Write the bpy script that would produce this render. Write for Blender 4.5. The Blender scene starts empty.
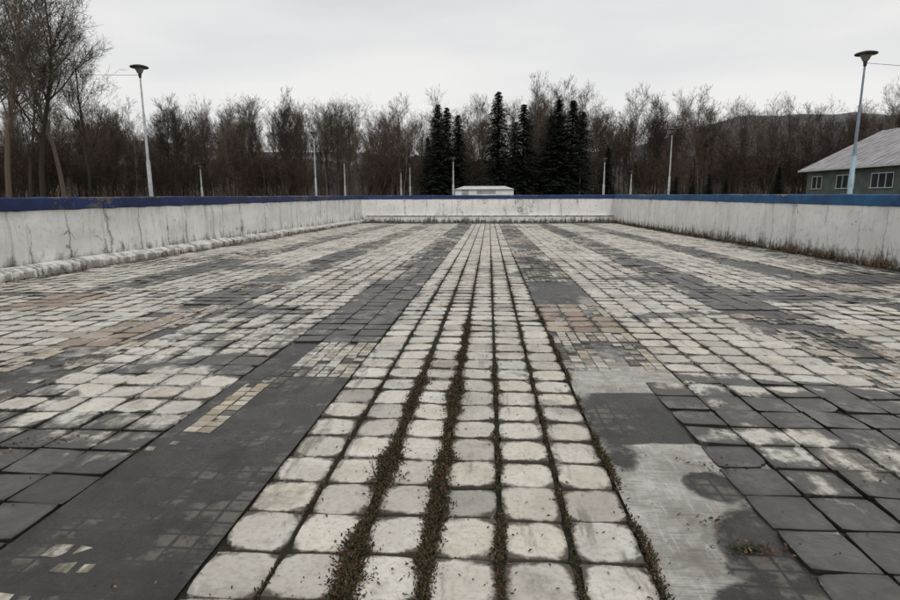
import bpy, math, random
from mathutils import Vector, Matrix, noise, Euler
import numpy as np
R = random.Random(7)
scene = bpy.context.scene
SL = 0.012                      # pool floor falls gently to the deep end
def fz(y): return -SL*y
XL, XR, Y0, Y1 = -10.3, 9.8, -5.0, 46.6
EYE = 1.6
TOP = 1.585
GZ = 1.40

# ---------------------------------------------------------------- node helper
class NT:
    def __init__(s, name, rough=0.9, spec=0.3):
        s.m = bpy.data.materials.new(name); s.m.use_nodes = True
        s.t = s.m.node_tree; s.b = s.t.nodes["Principled BSDF"]
        s.b.inputs["Roughness"].default_value = rough
        s.b.inputs["Specular IOR Level"].default_value = spec
        s.tc = s.t.nodes.new("ShaderNodeTexCoord")
    def link(s, a, b): s.t.links.new(a, b)
    def setv(s, sock, v):
        if isinstance(v, bpy.types.NodeSocket): s.link(v, sock)
        else:
            if isinstance(v, tuple) and len(v) == 3 and sock.type == 'RGBA': v = v+(1,)
            sock.default_value = v
    def noise(s, scale, detail=4, rough=.55, vec=None, stretch=None, rot=None, dist=0):
        n = s.t.nodes.new("ShaderNodeTexNoise")
        n.inputs["Scale"].default_value = scale; n.inputs["Detail"].default_value = detail
        n.inputs["Roughness"].default_value = rough; n.inputs["Distortion"].default_value = dist
        v = vec or s.tc.outputs["Object"]
        if stretch or rot:
            mp = s.t.nodes.new("ShaderNodeMapping")
            if stretch: mp.inputs["Scale"].default_value = stretch
            if rot: mp.inputs["Rotation"].default_value = rot
            s.link(v, mp.inputs[0]); v = mp.outputs[0]
        s.link(v, n.inputs["Vector"]); return n.outputs["Fac"]
    def math(s, op, a, b=0.0, c=None):
        n = s.t.nodes.new("ShaderNodeMath"); n.operation = op
        s.setv(n.inputs[0], a); s.setv(n.inputs[1], b)
        if c is not None: s.setv(n.inputs[2], c)
        return n.outputs[0]
    def ss(s, v, lo, hi, a=0.0, b=1.0):
        n = s.t.nodes.new("ShaderNodeMapRange"); n.interpolation_type = 'SMOOTHSTEP'
        s.setv(n.inputs[0], v)
        n.inputs[1].default_value = lo; n.inputs[2].default_value = hi
        n.inputs[3].default_value = a; n.inputs[4].default_value = b
        return n.outputs[0]
    def mix(s, f, a, b, mode='MIX'):
        n = s.t.nodes.new("ShaderNodeMix"); n.data_type = 'RGBA'; n.blend_type = mode
        s.setv(n.inputs[0], f); s.setv(n.inputs[6], a); s.setv(n.inputs[7], b)
        return n.outputs[2]
    def attr(s, name, out="Fac"):
        n = s.t.nodes.new("ShaderNodeAttribute"); n.attribute_name = name
        return n.outputs[out]
    def sep(s, v):
        n = s.t.nodes.new("ShaderNodeSeparateXYZ"); s.link(v, n.inputs[0]); return n.outputs
    def bump(s, h, strength=.4, dist=.01):
        n = s.t.nodes.new("ShaderNodeBump"); n.inputs["Strength"].default_value = strength
        n.inputs["Distance"].default_value = dist
        s.link(h, n.inputs["Height"]); s.link(n.outputs[0], s.b.inputs["Normal"])
    def color(s, c): s.setv(s.b.inputs["Base Color"], c)
    def rough(s, r): s.setv(s.b.inputs["Roughness"], r)

def mkobj(name, verts, faces, mat=None, parent=None, smooth=False, loc=None):
    me = bpy.data.meshes.new(name); me.from_pydata(verts, [], faces); me.update()
    if mat:
        for m in (mat if isinstance(mat, list) else [mat]): me.materials.append(m)
    if smooth: me.polygons.foreach_set("use_smooth", [True]*len(me.polygons))
    o = bpy.data.objects.new(name, me); scene.collection.objects.link(o)
    if parent: o.parent = parent
    if loc: o.location = loc
    return o
def empty(name, loc=(0,0,0)):
    o = bpy.data.objects.new(name, None); scene.collection.objects.link(o); o.location = loc
    o.empty_display_size = .3
    return o
def fattr(o, name, data):
    a = o.data.attributes.new(name, 'FLOAT', 'POINT'); a.data.foreach_set("value", np.asarray(data, dtype=np.float32))
def cattr(o, name, data):
    a = o.data.attributes.new(name, 'FLOAT_COLOR', 'POINT')
    d = np.ones((len(data), 4), dtype=np.float32); d[:, :3] = data
    a.data.foreach_set("color", d.ravel())
def box(V, F, x0, x1, y0, y1, z0, z1):
    b = len(V)
    V += [(x0,y0,z0),(x1,y0,z0),(x1,y1,z0),(x0,y1,z0),(x0,y0,z1),(x1,y0,z1),(x1,y1,z1),(x0,y1,z1)]
    F += [(b,b+3,b+2,b+1),(b+4,b+5,b+6,b+7),(b,b+1,b+5,b+4),(b+1,b+2,b+6,b+5),(b+2,b+3,b+7,b+6),(b+3,b,b+4,b+7)]

P = 0.335; XJ = 0.067                 # slab pitch, joint through this X
# ---------------------------------------------------------------- materials
def slab_material():
    n = NT("weathered_slab", .9, .5)
    tint = n.attr("tint", "Color"); wet = n.attr("wet")
    e = n.attr("edge")
    n1 = n.noise(2.6, 6, .66); n2 = n.noise(38, 3, .65); n3 = n.noise(9, 5, .66)
    n4 = n.noise(.7, 3); st = n.noise(3, 5, .70, stretch=(2.4, .40, 1))
    base = n.mix(n.ss(n1, .3, .72), (.82,.79,.75), (1.16,1.15,1.12))
    col = n.mix(1.0, tint, base, 'MULTIPLY')
    col = n.mix(n.ss(n2, .42, .75, 0, .45), col, (.24,.215,.175))
    # grey-brown water marks
    col = n.mix(n.ss(n.noise(1.3, 5, .70), .51, .66, 0, .65), col, (.17,.15,.12))
    col = n.mix(n.ss(st, .54, .70, 0, .65), col, (.12,.105,.082))
    # dirty damp edges
    ee = n.math('ADD', e, n.math('MULTIPLY_ADD', n3, 1.2, -.6))
    ee = n.math('ADD', ee, n.math('MULTIPLY_ADD', n4, .8, -.4))
    col = n.mix(n.ss(ee, .56, .86, 0, .94), col, (.066,.055,.041))
    # damp / algae film with pale mineral rim
    w = n.math('ADD', wet, n.math('MULTIPLY_ADD', n1, 1.3, -.65))
    w = n.math('ADD', w, n.math('MULTIPLY_ADD', n3, .8, -.4))
    w = n.math('ADD', w, n.math('MULTIPLY_ADD', st, .9, -.45))
    w = n.math('ADD', w, n.math('MULTIPLY', e, .10))
    rim = n.math('MULTIPLY', n.ss(w, .20, .34), n.ss(w, .34, .46, 1, 0))
    col = n.mix(n.math('MULTIPLY', rim, .45), col, (.64,.62,.575))
    dark = n.mix(n.ss(n3, .3, .7), (.026,.023,.019), (.070,.064,.055))
    dark = n.mix(n.ss(n2, .5, .8, 0, .40), dark, (.14,.13,.11))
    dark = n.mix(n.ss(st, .50, .66, .45, 0), dark, (.020,.017,.014))
    dark = n.mix(n.ss(n1, .54, .72, 0, .40), dark, (.125,.115,.095))
    dark = n.mix(n.ss(e, .6, 1.0, 0, .6), dark, (.016,.013,.010))
    dark = n.mix(1.0, dark, n.mix(.7, (1,1,1), n.mix(1.0, tint, (1.9,2.0,2.2), 'MULTIPLY')), 'MULTIPLY')
    wf = n.ss(w, .34, .70)
    col = n.mix(n.math('MULTIPLY', wf, .95), col, dark)
    n.color(col)
    rr = n.math('MULTIPLY_ADD', wf, -.46, .92)
    rr = n.math('SUBTRACT', rr, n.math('MULTIPLY', n.ss(w, .70, 1.0), n.ss(n1, .44, .54, .32, 0)))
    n.rough(rr)
    n.bump(n2, .45, .006)
    return n.m

def screed_material():
    n = NT("bare_screed", .9, .45)
    wet = n.attr("wet")
    n1 = n.noise(4, 6, .70); n2 = n.noise(50, 3, .7); n0 = n.noise(1.3, 5, .68)
    sc = n.noise(6, 5, .75, stretch=(1, 14, 1), rot=(0,0,.5))
    sc2 = n.noise(5, 4, .75, stretch=(10, 1.2, 1), rot=(0,0,.7))
    lite = n.mix(n.ss(n1, .35, .7), (.30,.28,.25), (.54,.52,.48))
    lite = n.mix(n.ss(sc, .50, .62, 0, .65), lite, (.17,.155,.13))
    lite = n.mix(n.ss(sc2, .55, .64, 0, .40), lite, (.62,.61,.58))
    lite = n.mix(n.ss(n0, .50, .64, 0, .6), lite, (.14,.125,.10))
    # faint imprint of lost tiles
    Pn = n.sep(n.tc.outputs["Object"]); k = 3/P
    ux = n.math('MULTIPLY', n.math('SUBTRACT', Pn[0], XJ), k); uy = n.math('MULTIPLY', n.math('SUBTRACT', Pn[1], .02), k)
    gx = n.math('ABSOLUTE', n.math('SUBTRACT', n.math('FRACT', ux), .5)); gy = n.math('ABSOLUTE', n.math('SUBTRACT', n.math('FRACT', uy), .5))
    grid = n.ss(n.math('ADD', n.math('MAXIMUM', gx, gy), n.math('MULTIPLY_ADD', n1, .40, -.20)), .39, .50)
    dark = n.mix(n.ss(n1, .32, .70), (.015,.013,.011), (.060,.053,.045))
    dark = n.mix(n.ss(n0, .40, .60, .55, 0), dark, (.014,.012,.011))
    dark = n.mix(n.math('MULTIPLY', grid, n.ss(n0, .40, .6, .05, .7)), dark, (.011,.009,.008))
    frag = n.math('MULTIPLY', n.ss(n.math('ADD', n.math('MULTIPLY', n0, .45), n.math('MULTIPLY', n1, .55)), .52, .58), n.math('SUBTRACT', 1.0, grid))
    dark = n.mix(n.math('MULTIPLY', frag, .60), dark, (.155,.14,.115))
    dark = n.mix(n.ss(n2, .55, .75, 0, .35), dark, (.11,.10,.08))
    w = n.math('ADD', wet, n.math('MULTIPLY_ADD', n1, 1.2, -.6))
    w = n.math('ADD', w, n.math('MULTIPLY_ADD', n0, .6, -.3))
    wf = n.ss(w, .34, .60)
    n.color(n.mix(wf, lite, dark)); 
    rr = n.math('MULTIPLY_ADD', wf, -.46, .92)
    n.rough(n.math('SUBTRACT', rr, n.math('MULTIPLY', wf, n.ss(n0, .44, .54, .26, 0))))
    n.bump(n.math('ADD', n2, sc), .55, .008)
    return n.m

def dirt_material():
    n = NT("joint_dirt")
    a = n.noise(6, 4); b = n.noise(60, 3, .7)
    c = n.mix(n.ss(a, .4, .62), (.018,.014,.010), (.022,.023,.010))
    c = n.mix(n.ss(b, .45, .7), c, (.048,.038,.027))
    n.color(c); n.bump(b, .8, .01); return n.m

def wall_material(name, white=(.80,.785,.75), dirt=1.0, lowd=.88, crack=0.0, lowh=.42):
    n = NT(name)
    P_ = n.sep(n.tc.outputs["Object"])
    hz = n.math('MULTIPLY_ADD', P_[1], SL, P_[2])       # height over floor
    big = n.noise(.8, 5, .6); med = n.noise(5, 6, .68, dist=.5); fine = n.noise(45, 4, .7)
    streak = n.noise(3.2, 5, .7, stretch=(1,1,.07)); s2 = n.noise(.9, 5, .6, stretch=(1,1,.12))
    c = n.mix(n.ss(big, .35, .68), white, tuple(v*.86 for v in white))
    c = n.mix(n.ss(med, .48, .72, 0, .5), c, (.47,.445,.40))
    c = n.mix(n.ss(streak, .54, .72, 0, .6*dirt), c, (.31,.285,.24))
    top = n.ss(P_[2], .8, 1.35)
    c = n.mix(n.math('MULTIPLY', n.ss(s2, .52, .7, 0, .65), top), c, (.33,.315,.29))
    low = n.math('ADD', hz, n.math('MULTIPLY_ADD', med, -.8, .4))
    low = n.math('ADD', low, n.math('MULTIPLY_ADD', streak, -1.4, .7))
    c = n.mix(n.ss(low, .0, lowh, lowd, 0), c, (.085,.07,.05))
    c = n.mix(n.ss(n.noise(2.2, 6, .7, dist=1.2), .635, .665, 0, .8), c, (.24,.22,.185))
    if crack:
        # panel joints with rust-brown seepage
        wob = n.math('MULTIPLY_ADD', n.noise(2.5, 5, .6), .30, n.math('MULTIPLY', P_[1], 1/1.45))
        wob = n.math('MULTIPLY_ADD', n.noise(.28, 2, .5, stretch=(1,1,.05)), 2.2, wob)
        fr = n.math('ABSOLUTE', n.math('SUBTRACT', n.math('FRACT', wob), .5))
        wid = n.math('ADD', fr, n.math('MULTIPLY', n.ss(P_[2], -.1, 1.2), .02))
        msk = n.math('MULTIPLY', n.ss(wid, .0, .06, 1, 0), n.ss(n.noise(.8, 4), .40, .56, .1, 1))
        c = n.mix(n.math('MULTIPLY', msk, crack), c, (.13,.105,.075))
        ln = n.math('MULTIPLY', n.ss(fr, .0, .008, 1, 0), n.ss(n.noise(1.6, 3), .42, .52)); c = n.mix(n.math('MULTIPLY', ln, .8), c, (.05,.045,.035))
    n.color(c); n.bump(n.math('ADD', med, fine), .6, .014)
    return n.m

def paint_blue(name, c1, c2, thr=.64, chip=(.20,.18,.155)):
    n = NT(name, .6, .35)
    a = n.noise(1.1, 6, .65); b = n.noise(6, 6, .7, dist=.6); f = n.noise(50, 3)
    c = n.mix(n.ss(a, .35, .65), c1, c2)
    c = n.mix(n.ss(b, .45, .7, 0, .6), c, tuple(v*.35 for v in c1))
    P_ = n.sep(n.tc.outputs["Object"])
    e = n.math('ADD', n.math('MULTIPLY', b, .45), n.math('MULTIPLY', n.noise(.35, 4, .6), .62))
    e = n.math('ADD', e, n.ss(P_[2], TOP-.12, TOP, 0, .06))
    c = n.mix(n.ss(e, thr-.03, thr), c, chip)
    n.color(c); n.bump(n.math('ADD', b, f), .5, .01); return n.m

def simple(name, c1, c2, scale=5, rough=.8, lo=.35, hi=.65, bump=.3, detail=5, metallic=0):
    n = NT(name, rough)
    f = n.noise(scale, detail, .6); n.color(n.mix(n.ss(f, lo, hi), c1, c2))
    n.b.inputs["Metallic"].default_value = metallic
    if bump: n.bump(f, bump, .01)
    return n.m

def attr_material(name, rough=.9):
    n = NT(name, rough); n.color(n.attr("tint", "Color")); return n.m

M_slab, M_screed, M_dirt = slab_material(), screed_material(), dirt_material()

# ---------------------------------------------------------------- floor layout
# damp patches: x, y, rx, ry, strength
PATCH = [(-3.5,2.55,1.6,1.25,1.25),(-5.4,3.1,1.8,1.1,1.15),(-2.6,5.35,1.1,.33,.9),(-3.9,4.5,.9,.28,.6),
 (-5.6,5.4,1.3,.35,.7),(1.20,4.15,.42,.62,1.05),(2.3,4.35,1.3,.42,.95),(1.75,2.45,.5,.6,1.1),(2.35,2.75,.8,.8,.85),
 (3.4,4.6,1.0,.3,.8),(1.6,3.35,.35,.45,.7),(2.8,5.0,2.6,.14,.85),(-1.7,9.0,.5,3.6,.85),(5.3,10.0,1.6,.8,.85),
 (4.0,7.5,.5,2.8,.8),(-3.0,8.2,1.1,.5,.65),(-4.5,10.5,1.0,.9,.6),(2.6,8.3,.8,.4,.6),(7.6,12.5,1.4,1.0,.85),
 (-6.5,14.0,1.6,.8,.6),(1.2,14.,.45,5,.75),(4.0,16.,.5,7,.75),(-4.4,19.,.5,6,.65),(-1.7,20.,.5,7,.7),
 (8.9,16,.9,9,.55),(6.6,20,.5,10,.7),(-7.1,18,.5,8,.55),(-9.9,20,.45,30,.65),(9.6,20,.45,30,1.0),(0,46.3,14,3.0,1.15),
 (-7,27,2,3,.45),(5,30,2.5,2.5,.5),(-3,34,3,2,.45),(2.3,38,3,1.5,.5),(-.95,11.,.2,4.5,.4),(3.0,12.2,.9,.4,.7),
 (1.2,30,.6,9,.6),(-1.7,34,.6,8,.6),(3.9,34,.6,9,.6),(7,7.2,1.6,.5,.7),(-8.2,9.5,1.3,.5,.6)]
SCREED_WET = [(1.36,2.45,.20,.34,1.25),(1.20,2.15,.22,.10,1.1),(1.30,3.15,.14,.16,.9),(.85,3.55,.12,.22,.7)]
def wet_at(x, y):
    q = noise.noise(Vector((x*1.1, y*.8, 3.3)))*.5
    q2 = noise.noise(Vector((x*1.1+9, y*.8, 7.3)))*.5
    w = 0.0
    for px, py, rx, ry, s in PATCH:
        kq = min(1, rx*1.6)
        dx = (x+q*kq-px)/rx; dy = (y+q2*kq-py)/ry
        d = dx*dx+dy*dy
        if d < 4: 
            v = s*min(1.0, max(0.0, 1.45-math.sqrt(d)))
            if v > w: w = v
    bg = .14+.42*noise.fractal(Vector((x*.42, y*.22, 1.7)), 1.0, 2.0, 3)
    if abs(x+.27) < 1.0 : bg -= .12
    return max(w, bg)
def screed_wet(x, y):
    w = 0
    for px, py, rx, ry, s in SCREED_WET:
        d = math.hypot((x-px)/rx, (y-py)/ry)
        w = max(w, s*min(1, max(0, 1.7-d)))
    return w

cols = list(range(int((XL-XJ)/P)-1, int((XR-XJ)/P)+2))
lane_first = [-7, -15, -23, 2, 10, 18]   # three-column tiled lane strips, eight columns apart

def lane_mode(c0, c, x, y):
    """what survives in the tiled lane strips"""
    if c0 == -7:
        if y < 3.75: return 'bare'
        if y < 6.4: return 'tile'
        if y < 13: return 'slab'
    if c0 == 2:
        if c == 4 and y < 4.9: return 'slab'
        if y < 5.45: return 'bare'
        if y < 6.9: return 'tile'
        if y < 8.9: return 'red' if noise.noise(Vector((x*.9, y*.7, 2)))>-.35 else 'tile'
    if c0 == 10 and y < 5.0: return 'slab'
    if c0 == -15 and 4.6 < y < 5.9: return 'tile'
    if c0 == -15 and 5.9 < y < 7.6: return 'red' if (x < -4.3) else 'tile'
    if c0 == -23 and 8.0 < y < 9.6: return 'red'
    v = noise.noise(Vector((c0*1.7, y*.33, 4.4)))
    if v > .12: return 'slab'
    if v < -.30: return 'bare'
    if -.02 < v < .03 : return 'red'
    return 'tile'

V=[];F=[];TINT=[];WET=[];EDGE=[]
def add_slab(cx, cy, hw, hl, n, tint, zt, thick, rnd, wetadd=0., wetfix=None):
    b = len(V)
    tx = R.gauss(0,.008); ty = R.gauss(0,.008)
    rot = R.gauss(0,.010); ca, sa = math.cos(rot), math.sin(rot)
    kc = [rnd*R.uniform(.2,1.7) for _ in range(4)]
    if R.random()<.10: kc[R.randrange(4)] = R.uniform(.12,.32)      # chipped corner
    for j in range(n+1):
        v = -1+2*j/n
        for i in range(n+1):
            u = -1+2*i/n
            k = kc[(0 if u<0 else 1)+(0 if v<0 else 2)]
            s = 1-k*(u*u*v*v)**1.5
            x = u*s*hw; y = v*s*hl
            if n>2 and (abs(u)>.99 or abs(v)>.99):
                x += R.gauss(0,.0014); y += R.gauss(0,.0014)
            x, y = x*ca-y*sa, x*sa+y*ca
            X, Y = cx+x, cy+y
            V.append((X, Y, fz(Y)+zt+u*tx*.5+v*ty*.5)); TINT.append(tint)
            WET.append((wet_at(X,Y)+wetadd) if wetfix is None else wetfix)
            EDGE.append((abs(u)**4+abs(v)**4)**.5*.78 if n>2 else .12)
    N = n+1
    for j in range(n):
        for i in range(n):
            a = b+j*N+i; F.append((a, a+1, a+N+1, a+N))
    ring = [i for i in range(n)] + [j*N+n for j in range(n)] + [n*N+i for i in range(n,0,-1)] + [j*N for j in range(n,0,-1)]
    s0 = len(V)
    for r_ in ring:
        x,y,z = V[b+r_]; V.append((x,y,z-thick)); TINT.append((.08,.07,.055)); WET.append(WET[b+r_]); EDGE.append(1.3)
    L = len(ring)
    for k in range(L):
        F.append((s0+k, s0+(k+1)%L, b+ring[(k+1)%L], b+ring[k]))

def add_tile(cx, cy, h, tint, wet, zt):
    b = len(V)
    for dx,dy in ((-h,-h),(h,-h),(h,h),(-h,h)):
        V.append((cx+dx+R.gauss(0,.004),cy+dy+R.gauss(0,.004),fz(cy+dy)+zt+R.gauss(0,.0008))); TINT.append(tint); WET.append(wet); EDGE.append(.34)
    for k in range(4):
        x,y,z = V[b+k]; V.append((x,y,z-.012)); TINT.append((.06,.05,.04)); WET.append(wet); EDGE.append(1)
    F.append((b,b+1,b+2,b+3))
    for k in range(4): F.append((b+4+k, b+4+(k+1)%4, b+(k+1)%4, b+k))

rows = range(-12, int(Y1/P)+1)
for r in rows:
    cy = (r+.5)*P+.02
    if cy > Y1-.1: continue
    n = 6 if cy < 7.5 and cy > 1 else (4 if cy < 16 and cy > 0 else 2)
    for c in cols:
        cx = XJ+(c+.5)*P
        if cx-P/2 < XL+.02 or cx+P/2 > XR-.02: continue
        lf = None
        for c0 in lane_first:
            if c0 <= c < c0+3: lf = c0
        g = R.uniform(.84,1.1)
        wm = R.gauss(0,.010)
        tint = (.605*g+wm*.8, .577*g, .523*g-wm)
        if R.random() < .09: tint = tuple(t*.72 for t in tint)
        central = -4 <= c <= 1
        gap = .0095 if central else .007
        gapx = .015 if central else .008
        rnd = .055 if central else .03
        mode = 'slab' if lf is None else lane_mode(lf, c, cx, cy)
        if mode == 'slab' or mode == 'red':
            wa = .0
            if lf is not None: wa = .30 if cy>5 else .2
            if mode == 'red':
                tint = (.33*g,.258*g,.208*g) if R.random()<.7 else (.44*g,.39*g,.32*g); wa = -.12
            if not central and cy<4.0 and cx<-2.2:
                g3 = R.uniform(.7,1.12); tint = tuple(t*g3 for t in tint)
            gl = gr = gapx
            if central and cy < 9:
                if c == -2: gl = .026; gr = .024
                if c == -3: gr = .026
                if c == -1: gl = .024
                if c == 1: gr = .020
            hw = (P-gl-gr)/2
            add_slab(cx+(gl-gr)/2+R.gauss(0,.002), cy+R.gauss(0,.004), hw, P/2-gap-abs(R.gauss(0,.003)), n, tint, R.gauss(0,.002), .03, rnd, wa)
        elif mode == 'tile':
            for a in range(3):
                for b_ in range(3):
                    tx = cx+(a-1)*P/3; ty = cy+(b_-1)*P/3
                    col = (c-lf)*3+a
                    pm = noise.fractal(Vector((tx*1.6, ty*.9, 8.1)),1.,2.,3)
                    if lf == -7 and cy < 6.4: pm = .4 if ((cy<4.9 and col in (1,2)) or (4.6<cy<5.4 and col in(2,3)) or (cy>5.2 and col>=3)) else -.5
                    if pm < -.12 or R.random()<.14: continue
                    if col in (0,1,2) and lf in(-7,-15): t = (.44,.375,.275) if R.random()<.45 else (.52,.48,.40)
                    elif col in (7,8): t = (.48,.435,.355)
                    else: t = (.54,.515,.46) if R.random()<.8 else (.40,.34,.26)
                    if noise.noise(Vector((tx*2,ty*1.5,20)))>.28: t = (.10,.09,.08)
                    g2 = R.uniform(.62,1.1); t = tuple(v*g2 for v in t)
                    add_tile(tx, ty, P/6-R.uniform(.005,.010), t, wet_at(tx,ty)*.7+.0, R.gauss(-.002,.001))
        elif mode == 'bare' and cy < 4.6 and lf == -7:
            for a in range(3):
                for b_ in range(3):
                    tx = cx+(a-1)*P/3; ty = cy+(b_-1)*P/3
                    pm = noise.noise(Vector((tx*1.9+5, ty*1.3, 3.1)))
                    if pm > .24 and tx < -1.75 and R.random()<.55:
                        s = R.uniform(.45,1)*(P/6-.006)
                        add_tile(tx+R.gauss(0,.008), ty+R.gauss(0,.008), s, (.22,.20,.16) if pm<.44 else (.38,.34,.26), .42, -.004)
floor = mkobj("pool_floor_slabs", V, F, M_slab)
fattr(floor,"wet",WET); fattr(floor,"edge",EDGE); cattr(floor,"tint",TINT)

Vb=[(XL,Y0,fz(Y0)-.022),(XR,Y0,fz(Y0)-.022),(XR,Y1,fz(Y1)-.022),(XL,Y1,fz(Y1)-.022)]
bed = mkobj("pool_floor_bedding", Vb, [(0,1,2,3)], M_dirt)

V2=[];F2=[];W2=[]
for c0 in lane_first:
    xa = XJ+c0*P+.004; xb = XJ+(c0+3)*P-.004
    nx=14; ys=[Y0+i*.07 for i in range(int((Y1-Y0)/.07))]
    b=len(V2)
    for y in ys:
        for i in range(nx+1):
            x=xa+(xb-xa)*i/nx
            w=wet_at(x,y)+.38
            if c0==-7: w=max(w,1.15 if y<7 else .7)
            if c0==2 and y<3.7: w = screed_wet(x,y)
            if c0==2 and 4.75<y<5.6: w=.08
            zz = -.009+.003*noise.noise(Vector((x*5,y*5,0)))
            if not(c0 in(2,-7) and y<5.45): zz -= .004
            else: zz += .004
            if c0==2 and x>1.4 and y<5: zz -= .012
            V2.append((x,y,fz(y)+zz)); W2.append(w)
    for j in range(len(ys)-1):
        for i in range(nx):
            a=b+j*(nx+1)+i; F2.append((a,a+1,a+nx+2,a+nx+1))
scr = mkobj("lane_screed", V2, F2, M_screed, smooth=True); fattr(scr,"wet",W2)

# ---------------------------------------------------------------- moss, leaves, weeds
M_attr = attr_material("plant_matter")
def blade_mesh(name, items):
    """items: (x,y,z,len,width,heading,lift,color)"""
    V=[];F=[];T=[]
    for x,y,z,l,w,h,lift,c in items:
        d=Vector((math.cos(h)*math.cos(lift),math.sin(h)*math.cos(lift),math.sin(lift)))
        s=Vector((-math.sin(h),math.cos(h),R.uniform(-.4,.4)))*w*.5
        p=Vector((x,y,z)); m=p+d*l*.5+Vector((0,0,l*.08)); e=p+d*l
        b=len(V); V+= [tuple(p-s*.3),tuple(p+s*.3),tuple(m+s),tuple(m-s),tuple(e)]
        F+= [(b,b+1,b+2,b+3),(b+3,b+2,b+4)]; T+= [c]*5
    o=mkobj(name,V,F,M_attr); cattr(o,"tint",T); return o
def mosscol():
    q=R.random(); g=R.uniform(.6,1.4)
    c=(.034,.040,.011) if q<.34 else ((.072,.038,.020) if q<.68 else ((.014,.012,.008) if q<.93 else (.14,.085,.05)))
    return tuple(v*g for v in c)
items=[]
def moss_joint(X, ya, yb, width, dens, thr=-.3):
    y=ya
    while y<yb:
        m=noise.noise(Vector((X*7,y*1.6,5)))+.5*noise.noise(Vector((X*3,y*6,2)))
        fade=min(1,(yb-y)/1.2)
        k=int(dens*max(0,(m-thr)))
        for _ in range(k):
            if R.random()>fade: continue
            xx=X+.01*math.sin(y*9+X*40)+R.gauss(0,width*(.24+.5*max(0,m-thr))); yy=y+R.uniform(0,.02)
            items.append((xx,yy,fz(yy)-.004+max(0,.016-abs(xx-X)*.2),R.uniform(.008,.028),R.uniform(.004,.011),R.uniform(0,6.28),R.uniform(-.1,1.1),mosscol()))
        y+=.02
J=lambda k: XJ+k*P
moss_joint(J(-2),1.5,5.9,.062,115,-.5)
moss_joint(J(-1),1.5,8.0,.052,110,-.5)
moss_joint(J(0),1.5,7.5,.020,34,-.2)
moss_joint(J(1),1.5,7.5,.016,22,-.25)
moss_joint(J(2),1.5,9.5,.026,44,-.35)
moss_joint(J(-3),1.5,7,.014,14,-.15)
moss_joint(J(0),2.3,3.3,.030,30,-.2)
for k in range(-3,3): moss_joint(J(k),5,18,.018,12,-.2)
for r in range(4,30):
    yy=r*P+.02
    for _ in range(90):
        x=R.uniform(-1.27,.74)
        if noise.noise(Vector((x*3,yy*2,1)))>-.05:
            items.append((x,yy+R.gauss(0,.006),fz(yy)-.012,R.uniform(.008,.02),.006,R.uniform(0,6.28),R.uniform(0,1),mosscol()))
blade_mesh("joint_moss", items)

items=[]
def leafcol():
    g=R.uniform(.5,1.3); q=R.random()
    c=(.10,.052,.032) if q<.45 else ((.04,.028,.02) if q<.85 else (.22,.15,.09))
    return tuple(v*g for v in c)
def leaf(x,y,s=1):
    items.append((x,y,fz(y)+.006,R.uniform(.018,.045)*s,R.uniform(.010,.024)*s,R.uniform(0,6.28),R.uniform(-.05,.5),leafcol()))
for _ in range(1900):
    y=1.5+R.random()**2*16; x=R.gauss(-.2,1.3)*(.5+y*.3); leaf(x,y,R.uniform(.3,.65))
for X,n_ in ((J(-2),480),(J(-1),440),(J(0),90),(J(2),110),(J(1),40)):
    for _ in range(n_): leaf(X+R.gauss(0,.035),1.7+R.random()*4.2,.65)
for px,py,sp,n_ in ((1.25,2.5,.05,60),(1.1,2.75,.04,25),(-3.2,3.4,.07,60),(-2.9,3.55,.05,30),(-3.7,2.9,.05,25),(-.55,3.1,.05,40),(-4.2,4.4,.1,40),(2.4,3.2,.1,30),(1.42,3.4,.1,40)):
    for _ in range(n_): leaf(px+R.gauss(0,sp*1.6),py+R.gauss(0,sp*.8),.7)
for _ in range(5500):
    side=R.random()
    if side<.5: x=XR-abs(R.gauss(0,.22)); y=R.uniform(4,46)
    elif side<.68: x=XL+abs(R.gauss(0,.12))+.4; y=R.uniform(6,46)
    else: x=R.uniform(XL,XR); y=46.3-abs(R.gauss(0,1.4))
    leaf(x,y,2.0)
blade_mesh("fallen_leaves", items)

items=[]
def weed(x,y,h,green=.2,n=14):
    for _ in range(n):
        g=R.uniform(.6,1.3)
        c=(.06,.07,.025) if R.random()<green else ((.15,.085,.055) if R.random()<.6 else (.25,.19,.12))
        items.append((x+R.gauss(0,.05),y+R.gauss(0,.05),fz(y)-.01,h*R.uniform(.4,1.1),.010+.0006*y,R.uniform(0,6.28),R.uniform(.7,1.5),tuple(v*g for v in c)))
for _ in range(380):
    y=4+R.random()**1.2*42
    if noise.noise(Vector((3,y*.5,0)))>-.25: weed(XR-.10-abs(R.gauss(0,.12)),y,R.uniform(.08,.26),.15)
for _ in range(70):
    y=R.uniform(8,46); weed(XL+.47+abs(R.gauss(0,.05)),y,R.uniform(.1,.3),.2,9)
for _ in range(120): weed(R.uniform(XL,XR),Y1-.5-abs(R.gauss(0,.4)),R.uniform(.1,.35),.35,10)
for y,h in ((14.5,.75),(15.1,.5),(15.6,.6),(19,.6),(11.9,.5),(12.4,.45),(24,.7),(17,.4),(28,.6)): weed(XR-.15,y,h,0,7)
blade_mesh("dry_weeds", items)
items=[]
for _ in range(150):
    g=R.uniform(.5,1.2); items.append((1.23+R.gauss(0,.06),2.52+R.gauss(0,.018),fz(2.5)-.002,R.uniform(.010,.030),.007,R.uniform(0,6.28),R.uniform(.0,.9),(.04*g,.055*g,.018*g)))
blade_mesh("grass_tuft", items)

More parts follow.
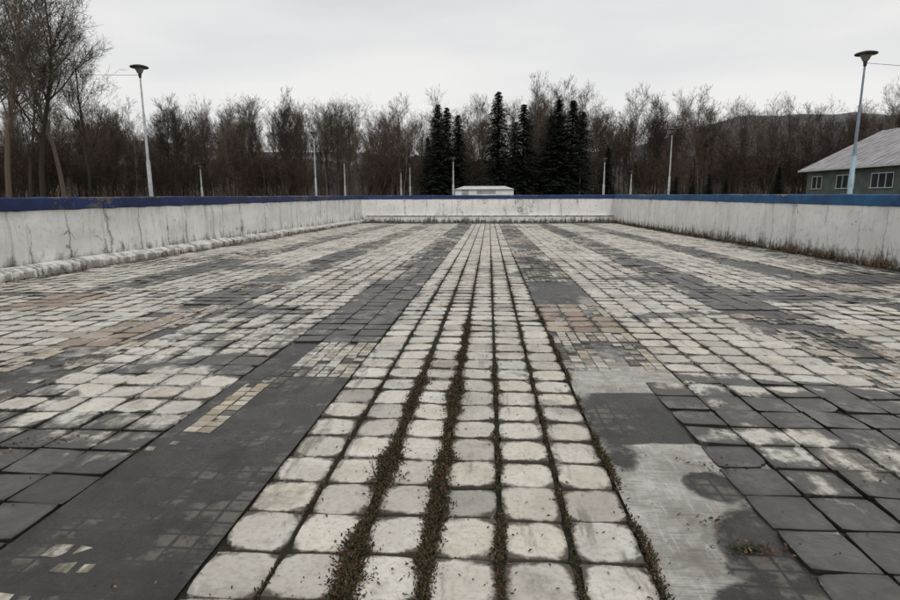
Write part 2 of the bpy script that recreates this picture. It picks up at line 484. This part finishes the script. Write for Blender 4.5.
# ---------------------------------------------------------------- pool walls
MW1=wall_material("whitewash_worn",(.83,.815,.78),1.1,.9,.75,.50); MW2=wall_material("whitewash",(.85,.835,.805),.9,.9,.3)
MW3=wall_material("whitewash_blocks",(.76,.74,.70),1.0,.65,0,.30)
B1=paint_blue("blue_paint_navy",(.007,.016,.062),(.012,.032,.125),.625,(.10,.09,.08))
B2=paint_blue("blue_paint_bright",(.010,.055,.15),(.014,.105,.24),.68)
B3=paint_blue("blue_paint_far",(.018,.032,.11),(.022,.045,.16),.66)
M_conc=simple("old_concrete",(.22,.21,.19),(.36,.34,.31),6)
BAND=.30
def wall(name, p0, p1, inward, mat, blue, th=.35, seglen=.25, rough=.012, band=BAND):
    """plastered wall running p0->p1; inward = unit vector to pool"""
    root=empty(name)
    d=Vector((p1[0]-p0[0],p1[1]-p0[1],0)); L=d.length; d.normalize(); iv=Vector(inward)
    n=int(L/seglen); hs=12
    V=[];F=[]
    for i in range(n+1):
        s=L*i/n; p=Vector((p0[0],p0[1],0))+d*s
        z0=fz(p.y)-.04; z1=TOP-band
        for k in range(hs+1):
            z=z0+(z1-z0)*k/hs
            off=rough*noise.fractal(Vector((p.x*.9,p.y*.9,z*1.6)),1.,2.,4)
            q=p+iv*off; V.append((q.x,q.y,z))
    for i in range(n):
        for k in range(hs):
            a=i*(hs+1)+k; F.append((a,a+hs+1,a+hs+2,a+1))
    mkobj("plaster_face",V,F,mat,root,True)
    V=[];F=[]
    n2=n*2
    for i in range(n2+1):
        s=L*i/n2; p=Vector((p0[0],p0[1],0))+d*s
        jb=.028*noise.fractal(Vector((s*1.5,4,p0[0])),1.,2.,4)
        jt=.013*noise.fractal(Vector((s*.9,8,p0[0])),1.,2.,4)
        jo=.010*noise.fractal(Vector((s*1.3,12,p0[0])),1.,2.,3)
        prof=[(-.005,TOP-band+jb),(.035+jo,TOP-band+.004+jb),(.042+jo,TOP-band+.03+jb),(.04+jo,TOP-.03+jt),(.018+jo,TOP+jt),(-th,TOP+jt),(-th,GZ-.2)]
        for o_,z in prof:
            q=p+iv*o_; V.append((q.x,q.y,z))
    m=7
    for i in range(n2):
        for k in range(m-1):
            a=i*m+k; F.append((a,a+m,a+m+1,a+1))
    mkobj("blue_coping",V,F,blue,root)
    return root
wl=wall("pool_wall",(XL,Y0,0),(XL,Y1,0),(1,0,0),MW1,B1,rough=.04)
wr=wall("pool_wall",(XR,Y1,0),(XR,Y0,0),(-1,0,0),MW2,B2,rough=.02)
wf=wall("pool_wall",(XL,Y1,0),(XR,Y1,0),(0,-1,0),MW2,B3)
wb=wall("pool_wall",(XR,Y0,0),(XL,Y0,0),(0,1,0),MW2,B3)
# footing blocks on the left, ledge at the deep end
V=[];F=[]
y=5.0
while y<46:
    L=R.uniform(1.3,1.5); e=min(y+L,46.2)
    h=.20+R.uniform(-.03,.03); wd=.36+R.uniform(-.04,.04)
    b=len(V); prof=[(0.02,h+.06),(.08,h+.05),(wd-.03,h*.85),(wd,h*.72),(wd+.01,-.03)]
    for yy in (y+.04,e-.04):
        for o_,z in prof: V.append((XL+o_+R.gauss(0,.008),yy,fz(yy)+z+R.gauss(0,.006)))
        V.append((XL+.02,yy,fz(yy)-.03))
    for k in range(5): F.append((b+k,b+k+1,b+6+k+1,b+6+k))
    F.append(tuple(b+k for k in range(5,-1,-1))); F.append(tuple(b+6+k for k in range(6)))
    y=e+(.0 if R.random()<.75 else R.uniform(.05,.25))
mkobj("footing_blocks",V,F,MW3,wl)
V=[];F=[]; zf=fz(Y1)
box(V,F,XL+.4,XR-.02,Y1-.22,Y1-.03,zf-.03,zf+.55)
mkobj("ledge",V,F,MW2,wf)
V=[];F=[]
box(V,F,XL+.4,XR-.02,Y1-.26,Y1-.235+.02,zf+.47,zf+.56)
mkobj("ledge_lip",V,F,simple("dark_lip",(.25,.23,.2),(.55,.53,.5),3),wf)

# ---------------------------------------------------------------- outside ground
def ring(name, x0,x1,y0,y1, X0,X1,Yb,Yt, z, mat):
    V=[(X0,Yb,z),(X1,Yb,z),(X1,Yt,z),(X0,Yt,z),(x0,y0,z),(x1,y0,z),(x1,y1,z),(x0,y1,z)]
    return mkobj(name,V,[(0,1,5,4),(1,2,6,5),(2,3,7,6),(3,0,4,7)],mat)
M_grass=simple("winter_grass",(.10,.09,.045),(.065,.075,.03),1.5)
ring("ground",XL-.34,XR+.34,Y0-.34,Y1+.34,-1500,1500,-800,2500,GZ,M_grass)
ring("paving",XL-.345,XR+.345,Y0-.345,Y1+.345,XL-2.6,XR+2.6,Y0-2.6,Y1+2.6,GZ+.02,M_conc)

# ---------------------------------------------------------------- trees
def frame(d):
    a=Vector((0,0,1)) if abs(d.z)<.9 else Vector((1,0,0))
    u=d.cross(a).normalized(); return u,d.cross(u)
def tube(V,F,pts,rad,sides):
    b=len(V); n=len(pts)
    if sides==2:      # last twigs: flat slivers, random facing
        d=(pts[-1]-pts[0]).normalized(); u,w=frame(d); a=R.uniform(0,3.14); s=u*math.cos(a)+w*math.sin(a)
        for i,p in enumerate(pts):
            V.append(tuple(p-s*rad[i]*1.2)); V.append(tuple(p+s*rad[i]*1.2))
        for i in range(n-1): F.append((b+2*i,b+2*i+1,b+2*i+3,b+2*i+2))
        return
    for i,p in enumerate(pts):
        d=(pts[min(i+1,n-1)]-pts[max(i-1,0)]).normalized(); u,w=frame(d)
        for k in range(sides):
            a=6.283*k/sides; q=p+(u*math.cos(a)+w*math.sin(a))*rad[i]; V.append((q.x,q.y,q.z))
    for i in range(n-1):
        for k in range(sides):
            a=b+i*sides+k; c=b+i*sides+(k+1)%sides; F.append((a,c,c+sides,a+sides))
def grow(V,F,r,p,d,L,rad,lev,maxlev,upw,kids,spread,t0=.28,tw=.012):
    segs=[7,4,3,2,1][lev]; pts=[p]; dd=d.copy(); rads=[rad]
    wob=[.05,.14,.18,.22,.25][lev]
    for i in range(segs):
        dd=(dd+Vector((r.gauss(0,wob),r.gauss(0,wob),r.gauss(0,wob)+upw*(.12 if lev else .05)))).normalized()
        pts.append(pts[-1]+dd*L/segs); rads.append(rad*(1-(.82 if lev<maxlev else .6)*(i+1)/segs))
    tube(V,F,pts,rads,[7,4,3,2,2][lev])
    if lev>=maxlev: return
    nk=kids[lev]
    for k in range(nk):
        t=(r.uniform(t0,1.0) if lev==0 else r.uniform(.22,1.0))
        fi=t*segs; i=min(int(fi),segs-1); q=pts[i].lerp(pts[i+1],fi-i)
        bd=(pts[i+1]-pts[i]).normalized(); u,w=frame(bd); a=r.uniform(0,6.283)
        sp=r.uniform(*spread)
        nd=(bd*math.cos(sp)+(u*math.cos(a)+w*math.sin(a))*math.sin(sp)).normalized()
        rr=(rads[i]*.55) if lev else rad*(1-t*.75)*.42
        LL=L*(r.uniform(.24,.40)*(1.3-t*.7) if lev==0 else r.uniform(.35,.6))
        grow(V,F,r,q,nd,LL,max(rr,tw),lev+1,maxlev,upw,kids,spread,t0,tw)
def bare_mesh(name,seed,H,rad,kids,spread=(.45,.95),upw=1.0,mat=None,maxlev=4,t0=.28,tw=.012):
    r=random.Random(seed); V=[];F=[]
    grow(V,F,r,Vector((0,0,-.3)),Vector((r.gauss(0,.03),r.gauss(0,.03),1)).normalized(),H,rad,0,maxlev,upw,kids,spread,t0,tw)
    me=bpy.data.meshes.new(name); me.from_pydata(V,[],F); me.materials.append(mat); me.update(); return me
def bark(name,c1,c2):
    n=NT(name); oi=n.t.nodes.new("ShaderNodeObjectInfo")
    n.color(n.mix(oi.outputs["Random"],tuple(v*.62 for v in c1),(c2[0]*1.3,c2[1]*1.25,c2[2]*1.18))); return n.m
M_bark=bark("bark_brown",(.045,.032,.025),(.080,.059,.046)); M_bark2=bark("bark_grey",(.080,.069,.058),(.14,.123,.105))
M_bush=bark("brush_twigs",(.030,.020,.015),(.055,.038,.029))
T=[bare_mesh("bare_tree_mesh%d"%i,11+i,18,.20,[20,7,6,4],(.3,.75),1.25,M_bark,4,.3,.014) for i in range(5)]
T+=[bare_mesh("slender_tree_mesh%d"%i,31+i,18,.17,[15,6,5,3],(.35,.8),1.0,M_bark2,4,.45,.012) for i in range(3)]
def bush_mesh(name,seed):
    r=random.Random(seed); V=[];F=[]
    for s in range(9):
        a=r.uniform(0,6.28); p=Vector((math.cos(a)*r.uniform(0,1.8),math.sin(a)*r.uniform(0,1.8),-.1))
        grow(V,F,r,p,Vector((r.gauss(0,.2),r.gauss(0,.2),1)).normalized(),r.uniform(3.0,6.5),.045,1,4,1.0,[0,8,5,3],(.3,.8))
    me=bpy.data.meshes.new(name); me.from_pydata(V,[],F); me.materials.append(M_bush); me.update(); return me
BU=[bush_mesh("brush_mesh%d"%i,50+i) for i in range(3)]
wood=empty("distant_bare_trees"); brush=empty("woodland_brush")
def inst(me,name,parent,x,y,s,sz=None,z=GZ):
    o=bpy.data.objects.new(name,me); scene.collection.objects.link(o)
    if parent: o.parent=parent
    o.location=(x,y,z); o.rotation_euler=(0,0,R.uniform(0,6.28)); o.scale=(s,s,sz or s); return o
for i in range(320):
    d=95+R.random()**.8*72; x=d*R.uniform(-.92,.80)
    s=R.uniform(.74,1.04)*(.94+.12*noise.noise(Vector((x*.03,0,0)))) * (d/125)**.6
    me=T[R.randrange(5)] if R.random()<.62 else T[5+R.randrange(3)]
    inst(me,"tree",wood,x,d,s*.95,s)
for i in range(210):
    d=88+R.random()*65; x=d*R.uniform(-.92,.8)
    s=R.uniform(.7,1.35); inst(R.choice(BU),"brush",brush,x,d,s*1.4,s)
# nearer big trees on the left
def px2x(px,d):
    return d*math.tan(math.atan((px-450)/584.5)-math.atan(39/584.5))
M_big=bark("bark_big",(.055,.044,.036),(.10,.082,.068))
BT=[bare_mesh("big_tree_mesh%d"%i,80+i,22,.27,[21,9,6,5],(.35,.85),.8,M_big,4,.28,.013) for i in range(2)]
for k,(px,y,s) in enumerate([(64,64,.98),(42,60,1.04),(8,56,1.05),(90,80,.90),(-25,60,1.1),(30,84,1.0),(-60,62,1.)]):
    o=inst(BT[k%2],"bare_tree" if k==0 else "bare_tree.%03d"%k,None,px2x(px,y),y,s)

# spruces
M_needle=NT("spruce_needles",.8)
_f=M_needle.noise(2.5,2); M_needle.color(M_needle.mix(M_needle.ss(_f,.35,.65),(.007,.011,.008),(.018,.025,.015))); M_needle=M_needle.m
def spruce_mesh(name,seed,H,Rm,mat):
    r=random.Random(seed); V=[];F=[]
    tube(V,F,[Vector((0,0,-.2)),Vector((0,0,H*.5)),Vector((0,0,H))],[.2,.11,.02],6)
    h=.8
    while h<H-.1:
        t=h/H; Lb=Rm*(1-t)**.75*(.75+.45*r.random())+.12
        nb=int(8+7*(1-t))
        for k in range(nb):
            a=r.uniform(0,6.28); L=Lb*r.uniform(.45,1.2); n=max(3,int(L/.24))
            for i in range(n):
                s=(i+.6)/n; rr=L*s
                z=h-.32*rr*s+.10*rr*(s>.8)
                c=Vector((math.cos(a)*rr,math.sin(a)*rr,z))
                for q in (-1,1):
                    aa=a+q*r.uniform(.5,1.1); l=.24+.38*(1-s)*min(1,L)+r.uniform(0,.14)
                    tip=c+Vector((math.cos(aa)*l,math.sin(aa)*l,-r.uniform(.05,.28)))
                    sd=Vector((-math.sin(aa),math.cos(aa),r.uniform(-.6,.6)))*.10
                    b=len(V); V+= [tuple(c-sd*.6),tuple(c+sd),tuple(tip)]; F.append((b,b+1,b+2))
        h+=.25*(1.25-t*.5)
    me=bpy.data.meshes.new(name); me.from_pydata(V,[],F); me.materials.append(mat); me.update(); return me
SP=[spruce_mesh("spruce_mesh%d"%i,200+i,16,2.9,M_needle) for i in range(3)]
sp=[(438,85,109,1.4),(447,90,112,1.4),(458,86,119,1.4),(497,84,98,1.35),(522,83,110,1.55),(514,92,126,1.2),(556,82,106,1.5),(570,84,107,1.6),(580,90,117,1.4),(549,90,121,1.3),
    (606,96,150,1.1),(708,80,176,1.6),(725,84,180,1.4),(777,78,170,1.5),(675,86,178,1.5),(690,95,170,1.2),(428,92,140,1.3)]
for k,(px,d,ty,w) in enumerate(sp):
    H=(195-ty)/575*d*1.0+.2
    o=inst(SP[k%3],"spruce_tree" if k==0 else "spruce_tree.%03d"%k,None,px2x(px,d),d,H/16*w*(1.0 if H>8 else 1.4),H/16)

# hills
M_hill=NT("hazy_wooded_hill"); f1=M_hill.noise(.02,5); f2=M_hill.noise(.25,5,.7)
M_hill.color(M_hill.mix(M_hill.ss(M_hill.math('ADD',M_hill.math('MULTIPLY',f1,.4),M_hill.math('MULTIPLY',f2,.6)),.35,.65),(.095,.092,.097),(.15,.145,.15))); M_hill=M_hill.m  # grey-blue distance haze painted into the woodland colour
V=[];F=[];nx=160;ny=14
for j in range(ny):
    for i in range(nx+1):
        x=-900+1800*i/nx; y=380+j*30
        ridge=46+ (34*math.exp(-((x-330)/170)**2)) + (16*math.exp(-((x+420)/140)**2)) -10*math.exp(-((x-10)/120)**2)
        t=min(1,j/9); z=ridge*math.sin(t*1.57)**.8*(1+.10*noise.fractal(Vector((x*.01,y*.01,2)),1,2,4))+R.uniform(-1,1)*min(1,j)
        V.append((x,y,z+GZ-2))
for j in range(ny-1):
    for i in range(nx):
        a=j*(nx+1)+i; F.append((a,a+1,a+nx+2,a+nx+1))
mkobj("hills",V,F,M_hill,smooth=True)
M_bank=NT("woodland_floor"); f1=M_bank.noise(.5,4,.7,stretch=(3,1,.25)); f2=M_bank.noise(4,3,.7,stretch=(2,1,.3))
M_bank.color(M_bank.mix(M_bank.ss(M_bank.math('MULTIPLY_ADD',f2,.5,M_bank.math('MULTIPLY',f1,.5)),.35,.65),(.016,.011,.009),(.048,.035,.027))); M_bank=M_bank.m
V=[];F=[];nx=240
for j in range(9):
    for i in range(nx+1):
        x=-330+660*i/nx; y=165+j*7
        z=j/8*(12.5+4*noise.fractal(Vector((x*.03,1,0)),1,2,5)+1.5*R.random())
        V.append((x,y,z+GZ-.1))
for j in range(8):
    for i in range(nx):
        a=j*(nx+1)+i; F.append((a,a+1,a+nx+2,a+nx+1))
mkobj("woodland_bank",V,F,M_bank)

# ---------------------------------------------------------------- street lamps
def lathe(V,F,prof,n=20,cx=0,cy=0):
    b=len(V)
    for r_,z in prof:
        for k in range(n):
            a=6.2832*k/n; V.append((cx+r_*math.cos(a),cy+r_*math.sin(a),z))
    for i in range(len(prof)-1):
        for k in range(n):
            a=b+i*n+k; c=b+i*n+(k+1)%n; F.append((a,c,c+n,a+n))
M_pole=simple("galvanised_pole",(.34,.36,.37),(.52,.54,.55),4,.6)
M_poleb=simple("painted_pole",(.14,.19,.24),(.24,.30,.36),3,.6)
M_poleb2=simple("painted_pole_base",(.35,.48,.58),(.45,.58,.66),3,.6)
M_dark=simple("lamp_dark",(.02,.02,.022),(.05,.05,.052),5,.5)
M_glass=simple("lamp_glass",(.16,.15,.14),(.24,.22,.2),5,.3)
def lamp(k,x,y,H,pm=M_pole,s=1.0,low=None):
    root=empty("street_lamp" if k==0 else "street_lamp.%03d"%k,(x,y,GZ))
    V=[];F=[]
    lathe(V,F,[(.0,0),(.13*s,.0),(.13*s,.03),(.082*s,.06),(.082*s,H*.3)],12)
    box(V,F,-.04,.04,-.097,-.084,.5,.8)
    mkobj("pole_base",V,F,low or pm,root,False)
    V=[];F=[]
    lathe(V,F,[(.082*s,H*.3+.001),(.055*s,H*.31),(.05*s,H*.65),(.038*s,H*.66),(.032*s,H-.42),(0,H-.42)],12)
    mkobj("pole",V,F,pm,root,False)
    V=[];F=[]
    lathe(V,F,[(.0,H-.46),(.05,H-.46),(.06,H-.36),(.07,H-.30)],16)
    mkobj("collar",V,F,M_dark,root,True)
    V=[];F=[]
    lathe(V,F,[(.07,H-.30),(.10,H-.27),(.15,H-.16),(.19,H-.09)],24)
    mkobj("glass_bowl",V,F,M_glass,root,True)
    V=[];F=[]
    lathe(V,F,[(.19,H-.09),(.34,H-.075),(.36,H-.05),(.34,H-.02),(.22,H+.02),(.09,H+.05),(.0,H+.06)],28)
    mkobj("canopy",V,F,M_dark,root,True)
    return root
def lh(px_h,d,px): 
    X=px2x(px,d); zc=d*.9977-X*.0679
    return px_h/575*zc*.985+EYE-GZ
lamps=[(151,24,123,M_pole),(849,22.5,133,M_poleb),(316,47,61,M_pole),(668,46,63,M_pole),(345,84,34,M_pole),(410,86,30,M_pole),(453,70,36,M_pole),
       (579,84,26,M_pole),(603,72,35,M_pole),(202,80,29,M_pole),(630,84,23,M_pole),(401,87,25,M_pole)]
for k,(px,d,hh,pm) in enumerate(lamps):
    lamp(k,px2x(px,d),d,lh(hh,d,px),pm,1.0 if d<60 else 1.7,M_poleb2 if k==1 else None)
def wire(name,a,b,sag):
    V=[];F=[];pts=[]
    for i in range(17):
        t=i/16; p=Vector(a).lerp(Vector(b),t); p.z-=sag*4*t*(1-t); pts.append(p)
    tube(V,F,pts,[.008]*17,5); mkobj(name,V,F,M_dark)
L0=(px2x(151,24),24,GZ+lh(123,24,151)-.35); L1=(px2x(849,22.5),22.5,GZ+lh(133,22.5,849)-.35)
wire("overhead_wire",L0,(L0[0]-17,26,L0[2]+1.6),.25)
wire("overhead_wire.001",L1,(L1[0]+18,21,L1[2]-.6),.4)

# ---------------------------------------------------------------- buildings
def roofmat():
    n=NT("sheet_roof",.6); f=n.noise(1.2,6,.65); g=n.noise(1,5,.7,stretch=(.15,6,1)); 
    c=n.mix(n.ss(f,.35,.65),(.25,.24,.25),(.40,.385,.39)); c=n.mix(n.ss(g,.52,.7,0,.6),c,(.15,.13,.12)); n.color(c); return n.m
M_roof=roofmat()
M_green=simple("green_render",(.085,.105,.095),(.13,.155,.14),1.2)
M_frame=simple("white_frame",(.50,.50,.48),(.65,.65,.63),4)
M_win=NT("window_glass",.12,.6); M_win.color(M_win.mix(M_win.noise(1.5),(.02,.024,.028),(.06,.07,.08))); M_win=M_win.m
hall=empty("sports_hall")
HY0,HY1=27.0,55.0; HX0=px2x(805,HY1); HX1=HX0+12.6; HE=3.80; HR=7.0; HM=(HX0+HX1)/2
V=[];F=[]
V+= [(HX0,HY0,GZ-.1),(HX0,HY1,GZ-.1),(HX0,HY1,HE),(HX0,HY0,HE)]; F.append((0,1,2,3))
b=len(V); V+= [(HX0,HY1,GZ-.1),(HX1,HY1,GZ-.1),(HX1,HY1,HE),(HM,HY1,HR-.1),(HX0,HY1,HE)]; F.append(tuple(range(b,b+5)))
b=len(V); V+= [(HX0,HY0,GZ-.1),(HX1,HY0,GZ-.1),(HX1,HY0,HE),(HM,HY0,HR-.1),(HX0,HY0,HE)]; F.append(tuple(range(b+4,b-1,-1)))
b=len(V); V+= [(HX1,HY0,GZ-.1),(HX1,HY1,GZ-.1),(HX1,HY1,HE),(HX1,HY0,HE)]; F.append((b+3,b+2,b+1,b))
mkobj("walls",V,F,M_green,hall)
V=[];F=[]
def slope(xa,za,xb,zb,t=.12):
    b=len(V)
    for y in (HY0-.5,HY1+.5):
        V.extend([(xa,y,za),(xb,y,zb),(xb,y,zb+t),(xa,y,za+t)])
    F.extend([(b,b+1,b+5,b+4),(b+3,b+7,b+6,b+2),(b,b+4,b+7,b+3),(b,b+3,b+2,b+1),(b+4,b+5,b+6,b+7),(b+1,b+2,b+6,b+5)])
sl=(HR-HE)/(HM-HX0)
slope(HX0-.5,HE-.5*sl,HM,HR); slope(HX1+.5,HE-.5*sl,HM+.002,HR)
y=HY0-.4
while y<HY1+.5:
    b=len(V); 
    for (xx,zz) in ((HX0-.5,HE-.5*sl+.12),(HM,HR+.12)):
        V.extend([(xx,y,zz),(xx,y+.05,zz),(xx,y+.05,zz+.05),(xx,y,zz+.05)])
    F.extend([(b,b+3,b+7,b+4),(b+3,b+2,b+6,b+7),(b+2,b+1,b+5,b+6),(b,b+1,b+2,b+3)])
    y+=.9
mkobj("roof",V,F,M_roof,hall)
V=[];F=[]; box(V,F,HX0-.62,HX0-.505,HY0-.5,HY1+.5,HE-.5*sl-.03,HE-.5*sl+.12); mkobj("gutter",V,F,M_frame,hall)
VF=[];FF=[];VG=[];FG=[]
for yc,wd in ((53.3,1.5),(49.2,2.4),(44.8,2.4),(40.4,2.4),(36,2.4),(31.6,2.4)):
    z0,z1=2.05,3.05
    box(VG,FG,HX0-.02,HX0+.02,yc-wd/2,yc+wd/2,z0,z1)
    x0,x1=HX0-.07,HX0-.023
    box(VF,FF,x0,x1,yc-wd/2-.05,yc+wd/2+.05,z1,z1+.06); box(VF,FF,x0-.04,x1,yc-wd/2-.08,yc+wd/2+.08,z0-.06,z0)
    k=int(wd/.75)
    for i in range(k+1):
        yy=yc-wd/2+wd*i/k; box(VF,FF,x0+.01,x1,yy-.03,yy+.03,z0,z1)
mkobj("windows",VG,FG,M_win,hall); mkobj("window_frames",VF,FF,M_frame,hall)
kiosk=empty("white_kiosk",(0,0,0)); d=78
xa,xb=px2x(454,d),px2x(514,d)
V=[];F=[]; box(V,F,xa+.1,xb-.1,d,d+4,GZ-.05,2.35); mkobj("walls",V,F,simple("kiosk_white",(.7,.7,.68),(.8,.8,.78),1),kiosk)
V=[];F=[]
V+= [(xa,d-.25,2.35),(xb,d-.25,2.35),(xb,d+4.2,2.35),(xa,d+4.2,2.35),(xa+1.2,d+1.8,2.78),(xb-1.2,d+1.8,2.78)]
F+= [(0,1,5,4),(1,2,5),(2,3,4,5),(3,0,4),(0,3,2,1)]
mkobj("roof",V,F,simple("kiosk_roof",(.55,.55,.55),(.68,.68,.68),1),kiosk)
V=[];F=[]; box(V,F,xa+1.0,xa+1.9,d-.03,d-.003,GZ,2.3); box(V,F,xa+3,xa+5.5,d-.03,d-.003,1.75,2.2)
mkobj("door_and_shutter",V,F,simple("grey_door",(.3,.3,.31),(.4,.4,.41),1),kiosk)

# ---------------------------------------------------------------- sky and light
w=bpy.data.worlds.new("World"); scene.world=w; w.use_nodes=True; t=w.node_tree; bg=t.nodes["Background"]
sky=t.nodes.new("ShaderNodeTexSky"); sky.sky_type='NISHITA'; sky.sun_disc=False
SE,SR=math.radians(48),math.radians(165)
sky.sun_elevation=SE; sky.sun_rotation=SR
tc=t.nodes.new("ShaderNodeTexCoord"); mp=t.nodes.new("ShaderNodeMapping"); mp.inputs["Scale"].default_value=(1,1,4.0)
t.links.new(tc.outputs["Generated"],mp.inputs[0])
nz=t.nodes.new("ShaderNodeTexNoise"); nz.inputs["Scale"].default_value=1.8; nz.inputs["Detail"].default_value=6; nz.inputs["Roughness"].default_value=.5
t.links.new(mp.outputs[0],nz.inputs["Vector"])
sx=t.nodes.new("ShaderNodeSeparateXYZ"); t.links.new(tc.outputs["Generated"],sx.inputs[0])
ma=t.nodes.new("ShaderNodeMath"); ma.operation='MULTIPLY_ADD'; t.links.new(sx.outputs[2],ma.inputs[0]); ma.inputs[1].default_value=-.36
t.links.new(nz.outputs["Fac"],ma.inputs[2])
rp=t.nodes.new("ShaderNodeValToRGB"); t.links.new(ma.outputs[0],rp.inputs[0])
e=rp.color_ramp.elements; e[0].position=.2; e[0].color=(.68,.695,.72,1); e[1].position=.56; e[1].color=(.89,.88,.86,1)
ml=t.nodes.new("ShaderNodeVectorMath"); ml.operation='SCALE'; ml.inputs['Scale'].default_value=10.0; t.links.new(rp.outputs[0],ml.inputs[0])
mx=t.nodes.new("ShaderNodeMix"); mx.data_type='RGBA'; mx.inputs[0].default_value=.96
t.links.new(sky.outputs[0],mx.inputs[6]); t.links.new(ml.outputs[0],mx.inputs[7]); t.links.new(mx.outputs[2],bg.inputs[0])
bg.inputs[1].default_value=.1
sd=bpy.data.lights.new("sun","SUN"); sd.energy=1.1; sd.angle=math.radians(15); sd.color=(1,.965,.91)
so=bpy.data.objects.new("sun",sd); scene.collection.objects.link(so)
az=SR; dirv=Vector((math.sin(az)*math.cos(SE),math.cos(az)*math.cos(SE),math.sin(SE)))
so.rotation_euler=(-dirv).to_track_quat('-Z','Y').to_euler()

# ---------------------------------------------------------------- camera
cam=bpy.data.cameras.new("camera"); cam.lens=23; cam.sensor_width=36; cam.clip_end=5000; cam.clip_start=.05
co=bpy.data.objects.new("camera",cam); scene.collection.objects.link(co); scene.camera=co
pitch=math.atan(105/575); yaw=math.atan(39/575)
M=Matrix.Rotation(yaw,4,'Z')@Matrix.Rotation(math.pi/2-pitch,4,'X')@Matrix.Rotation(math.radians(-.2),4,'Z')
M.translation=Vector((0,0,EYE)); co.matrix_world=M
scene.view_settings.view_transform='Standard'; scene.view_settings.look='None'; scene.view_settings.exposure=0
